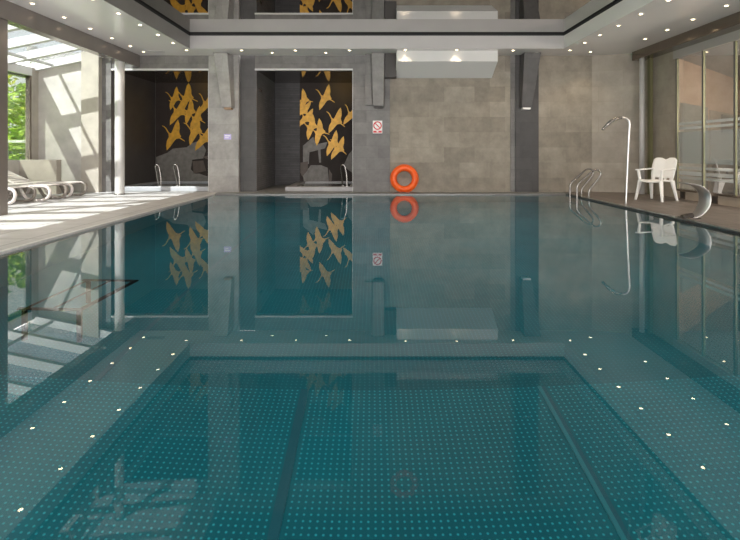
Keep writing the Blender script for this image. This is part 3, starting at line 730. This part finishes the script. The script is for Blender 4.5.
# ================================================================ right glass partition and lobby beyond
struct('wall_right', MB().box(6.96, 7.2, REAR, 11.30, -.25, .21), 'sill', 'low beige base wall under the glass partition', 'wall')
struct('trim_10', MB().box(6.93, 7.22, REAR, 11.30, .21, .25), 'bronze', 'dark sill on the base wall of the glass partition', 'trim')
struct('wall_right.001', MB().box(7.02, 7.07, 11.30, 12.7, -.25, 3.66), 'beige_light', 'concrete wall strip between corner and glass partition', 'wall')
struct('trim_11', MB().box(6.94, 7.06, REAR, 11.30, 3.22, 3.42), 'ceil_far', 'pale header over the glass partition', 'trim')
part_y = [11.26, 10.37, 9.46, 8.52, 7.6, 6.7, 5.8, 4.9, 4.0, 3.1]
for i in range(len(part_y)-1):
    y1, y0 = part_y[i], part_y[i+1]
    lab = 'glass partition panel, %s from the far right corner' % ORD[i]
    t = thing('window_%d' % (i+2), (7.0, y0, .25), lab, 'glass panel', kind='structure')
    MB().quad((.0,.02,0),(.0,y1-y0-.02,0),(.0,y1-y0-.02,2.97),(.0,.02,2.97)).build('glass_pane', 'partglass', t)
    MB().box(-.03,.03, y1-y0-.045, y1-y0-.008, 0, 2.97).build('mullion', 'greybar', t, bevel=.004)
    MB().box(-.02,.0, y1-y0-.052, y1-y0-.045, 0, 2.97).build('edge_strip', 'olive', t)
    L = y1-y0-.06
    MB().quad((-.003,.01,.58),(-.003,L,.58),(-.003,L,1.28),(-.003,.01,1.28)).build('haze_film', 'haze', t)
    if True:
        for z0, z1 in ((1.44,1.50),(1.34,1.39),(.45,.51),(.32,.40),(.23,.29)):
            MB().quad((-.003,.01,z0),(-.003,L-.03,z0),(-.003,L-.03,z1),(-.003,.01,z1)).build('frosted_band', 'film', t)
# lobby
struct('floor_lobby', MB().box(7.2, 16, REAR, 20, -.25, .02), 'deck_b', 'lobby floor beyond the glass partition', 'floor')
struct('ceiling_lobby', MB().box(7.1, 16, REAR, 20, 3.30, 3.4), 'ceil_far', 'grey lobby ceiling beyond the glass partition', 'ceiling')
b = MB().prism([(7.072,11.4386,0.02),(12.6,16.25,.02),(12.6,16.5,.02),(7.072,11.69,.02)], (0,0,3.28))
struct('wall_lobby', b, 'peach', 'peach coloured lobby wall beyond the glass', 'wall')
struct('wall_lobby.001', MB().box(15.8, 16, REAR, 20, -.2, 3.4), 'peach', 'far peach lobby wall beyond the glass', 'wall')
def along(t): return Vector((7.2+5.4*t, 11.55+4.7*t, 0))
nrm = Vector((4.7,-5.4,0)).normalized()
def panel(t0, t1, z0, z1, th):
    a, c = along(t0), along(t1)
    P = [a+nrm*.002, c+nrm*.002, c+nrm*th, a+nrm*th]
    return MB().prism([(p.x,p.y,z0) for p in P], (0,0,z1-z0))
tag(panel(.02,.30,.02,2.25,.06).build('lobby_cabinet', 'greyblue'), 'grey green tall cabinet on the peach lobby wall', 'cabinet')
struct('wall_lobby.002', panel(.34,.98,.02,2.2,.05), 'sill', 'brown wall panelling behind the second glass panel', 'wall')
q = along(.57)+nrm*.09
ds = thing('lobby_screen', (q.x,q.y,1.65), 'dark wall screen behind the second glass panel', 'screen', rz=math.atan2(4.7,5.4))
MB().box(-.75,.75,-.015,.015,0,.45).build('panel', 'dark', ds, bevel=.006)
b = MB(); b.box(-.78,.78,-.02,.02,-.03,0); b.box(-.78,.78,-.02,.02,.45,.48); b.box(-.78,-.75,-.02,.02,0,.45); b.box(.75,.78,-.02,.02,0,.45); b.build('bezel', 'greybar', ds)
sb = thing('lobby_sideboard', (9.55,12.9,.02), 'dark low sideboard behind the second glass panel', 'cabinet', rz=math.atan2(4.7,5.4))
MB().box(-.8,.8,-.2,.2,.08,.85).build('body', 'dark', sb, bevel=.01)
MB().box(-.83,.83,-.22,.22,.85,.88).build('top', 'sill', sb, bevel=.005)
for x in (-.7,.7): MB().box(x-.03,x+.03,-.17,.17,0,.08).build('leg', 'dark', sb)
# square floor vents in the base wall
for i, (y, lab) in enumerate(((10.96,'square dark wall vent beside the plastic chair'),(9.94,'square dark wall vent behind the curved water spout'))):
    t = thing('wall_vent', (6.955, y, .035), lab, 'vent', 'square vents in the base wall')
    b = MB(); s, r = .085, .018
    b.box(-.012,0,-s,s,0,r); b.box(-.012,0,-s,s,.17-r,.17); b.box(-.012,0,-s,-s+r,r,.17-r); b.box(-.012,0,s-r,s,r,.17-r)
    b.build('frame', 'bronze', t)
    MB().box(-.003,.0,-s+r,s-r,r,.17-r).build('grille', 'dark', t)

# rear wall behind the camera, wide opening added to let daylight in
b = MB(); b.box(-8.95, 16, REAR-.3, REAR, 3.3, 4.2); b.box(-8.95,-7.9,REAR-.3,REAR,-.25,3.3); b.box(7.0,16,REAR-.3,REAR,-.25,3.3)
struct('wall_rear', b, 'concrete', 'rear wall behind the viewpoint with a wide opening', 'wall')

# ================================================================ downlights
def downlight():
    t = thing('ceiling_downlight', (0,0,0), '', 'downlight')
    MB().lathe([(.034,-.002),(.055,-.002),(.058,-.010),(.034,-.012)], seg=20, cap=False).build('trim_ring', 'trimring', t)
    MB().lathe([(.001,-.006),(.034,-.006)], seg=20, cap=False).build('lens', 'lamp', t)
    return t
DL = downlight(); used = [False]
sl_data = bpy.data.lights.new('downlight_beam', 'SPOT'); sl_data.energy = 11; sl_data.color = (1,.80,.58); sl_data.spot_size = math.radians(95); sl_data.spot_blend = .6; sl_data.shadow_soft_size = .04
def put(x, y, label, group, z=SZ):
    o = DL if not used[0] else copy_tree(DL)
    used[0] = True
    o.location = (x, y, z); o['label'] = label; o['group'] = group
    l = bpy.data.objects.new('downlight_beam', sl_data); COL.objects.link(l); l.parent = o; l.location = (0,0,-.03)
for k, y in enumerate((12.2, 11.38, 10.58, 9.76, 8.93, 8.1, 7.27, 6.44, 5.6, 4.8)):
    put(-4.62, y, 'small downlight, %s from the back wall in the inner row of the left soffit' % ORD[k], 'inner downlights of the left soffit')
for k, y in enumerate((12.40, 11.72, 10.89, 10.05, 9.20, 8.34, 7.5, 6.65, 5.8, 4.95)):
    put(-5.78, y, 'small downlight, %s from the back wall in the outer row of the left soffit' % ORD[k], 'outer downlights of the left soffit')
for k, x in enumerate((-3.25, -1.91, -.56)):
    put(x, 12.22, 'small downlight in the back soffit near the recess, %s from the left corner' % ORD[k], 'front downlights of the back soffit')
for k, x in enumerate((-2.55, -1.18)):
    put(x, 12.52, 'small downlight close over the middle alcove, %s from the left' % ORD[k], 'rear downlights of the back soffit')
for k, x in enumerate((.825, 2.1)):
    put(x, 12.15, 'small downlight in front of the white duct, %s of its two' % ('left' if k == 0 else 'right'), 'downlights in front of the duct')
put(3.52, 12.22, 'small downlight just right of the white duct', 'right downlights of the back soffit')
put(4.2, 12.52, 'small downlight above the dark slate corbel', 'right downlights of the back soffit')
for k, y in enumerate((12.2, 11.35, 10.6, 9.8, 8.98, 8.15, 7.3, 6.5, 5.65, 4.8)):
    put(4.93, y, 'small downlight, %s from the back wall in the inner row of the right soffit' % ORD[k], 'inner downlights of the right soffit')
put(5.53, 12.4, 'small downlight in the far right corner of the soffit', 'outer downlights of the right soffit')
for k, y in enumerate((10.98, 10.16, 9.34, 8.46, 7.62, 6.78, 5.94, 5.1)):
    put(6.12, y, 'small downlight, %s from the back wall in the outer row of the right soffit' % ORD[k], 'outer downlights of the right soffit')
put(9.0, 11.7, 'small downlight in the lobby ceiling beyond the glass', 'lobby downlights', 3.30)
# ceiling vent
t = thing('ceiling_vent', (-5.46, 12.38, SZ), 'small rectangular air grille in the left soffit near the alcove', 'vent')
b = MB(); b.box(-.22,.22,-.085,-.065,-.012,0); b.box(-.22,.22,.065,.085,-.012,0); b.box(-.22,-.2,-.065,.065,-.012,0); b.box(.2,.22,-.065,.065,-.012,0)
b.build('frame', 'vent', t)
b = MB()
for k in range(6): b.box(-.2,.2,-.06+k*.021,-.05+k*.021,-.010,-.003)
b.build('louvre', 'vent', t)

# ================================================================ light
wd = bpy.data.worlds.new('World'); sc.world = wd; wd.use_nodes = True
bg = wd.node_tree.nodes.get('Background'); bg.inputs[0].default_value = (1.0,.985,.975,1); bg.inputs[1].default_value = 4.6
sun = bpy.data.lights.new('sun', 'SUN'); sun.energy = 40.0; sun.angle = math.radians(.6); sun.color = (1,.95,.88)
so = bpy.data.objects.new('sun', sun); COL.objects.link(so); so.location = (-20,-5,30)
so.rotation_euler = Vector((1,1.5,-2.0)).to_track_quat('-Z','Y').to_euler()
def portal(loc, rot, sx, sy):
    l = bpy.data.lights.new('portal', 'AREA'); l.shape = 'RECTANGLE'; l.size = sx; l.size_y = sy; l.cycles.is_portal = True
    o = bpy.data.objects.new('portal', l); COL.objects.link(o); o.location = loc; o.rotation_euler = rot
portal((-.45, REAR-.15, 1.6), (PI/2,0,PI), 14.9, 3.3)
portal((-7.6, 4.4, 3.72), (0,0,0), 2.7, 17)
portal((-8.97, 4.4, 2.05), (0,-PI/2,0), 2.4, 17)
rl = bpy.data.lights.new('rear_fill', 'AREA'); rl.shape = 'RECTANGLE'; rl.size = 14; rl.size_y = 3.2; rl.energy = 700; rl.color = (1,.955,.91)
ro = bpy.data.objects.new('rear_fill', rl); COL.objects.link(ro); ro.location = (-.45, REAR+.05, 1.7); ro.rotation_euler = (PI/2+math.radians(28),0,0)  # unseen fill added at the rear opening, tilted up towards the ceiling
for uy0, uy1, ue in ((PY0+.1, 5.2, 48), (5.4, PY1-.1, 92)):
    ul = bpy.data.lights.new('pool_floor_fill', 'AREA'); ul.shape = 'RECTANGLE'; ul.size = PXR-PXL-.3; ul.size_y = uy1-uy0; ul.energy = ue; ul.color = (.95,1,1)  # added fill below the water surface for the floor, no real fixture
    uo = bpy.data.objects.new('pool_floor_fill', ul); COL.objects.link(uo); uo.location = ((PXL+PXR)/2, (uy0+uy1)/2, -.03)
lb = bpy.data.lights.new('lobby_fill', 'POINT'); lb.shadow_soft_size = .25; lb.energy = 620; lb.color = (1,.88,.75)  # unseen fill added to brighten the lobby, without a fixture
lo = bpy.data.objects.new('lobby_fill', lb); COL.objects.link(lo); lo.location = (9.8, 8.2, 2.3)

# ================================================================ camera
cam = bpy.data.cameras.new('camera'); co = bpy.data.objects.new('camera', cam); COL.objects.link(co)
co.location = (0,0,CAMZ); co.rotation_euler = (PI/2,0,0)
cam.sensor_width = 36; cam.lens = F/740*36
cam.shift_x = (370-CX)/740; cam.shift_y = -(270-HY)/740
cam.clip_start = .05; cam.clip_end = 200
sc.camera = co
sc.view_settings.view_transform = 'Standard'
sc.view_settings.look = 'None'
sc.view_settings.exposure = 0.12
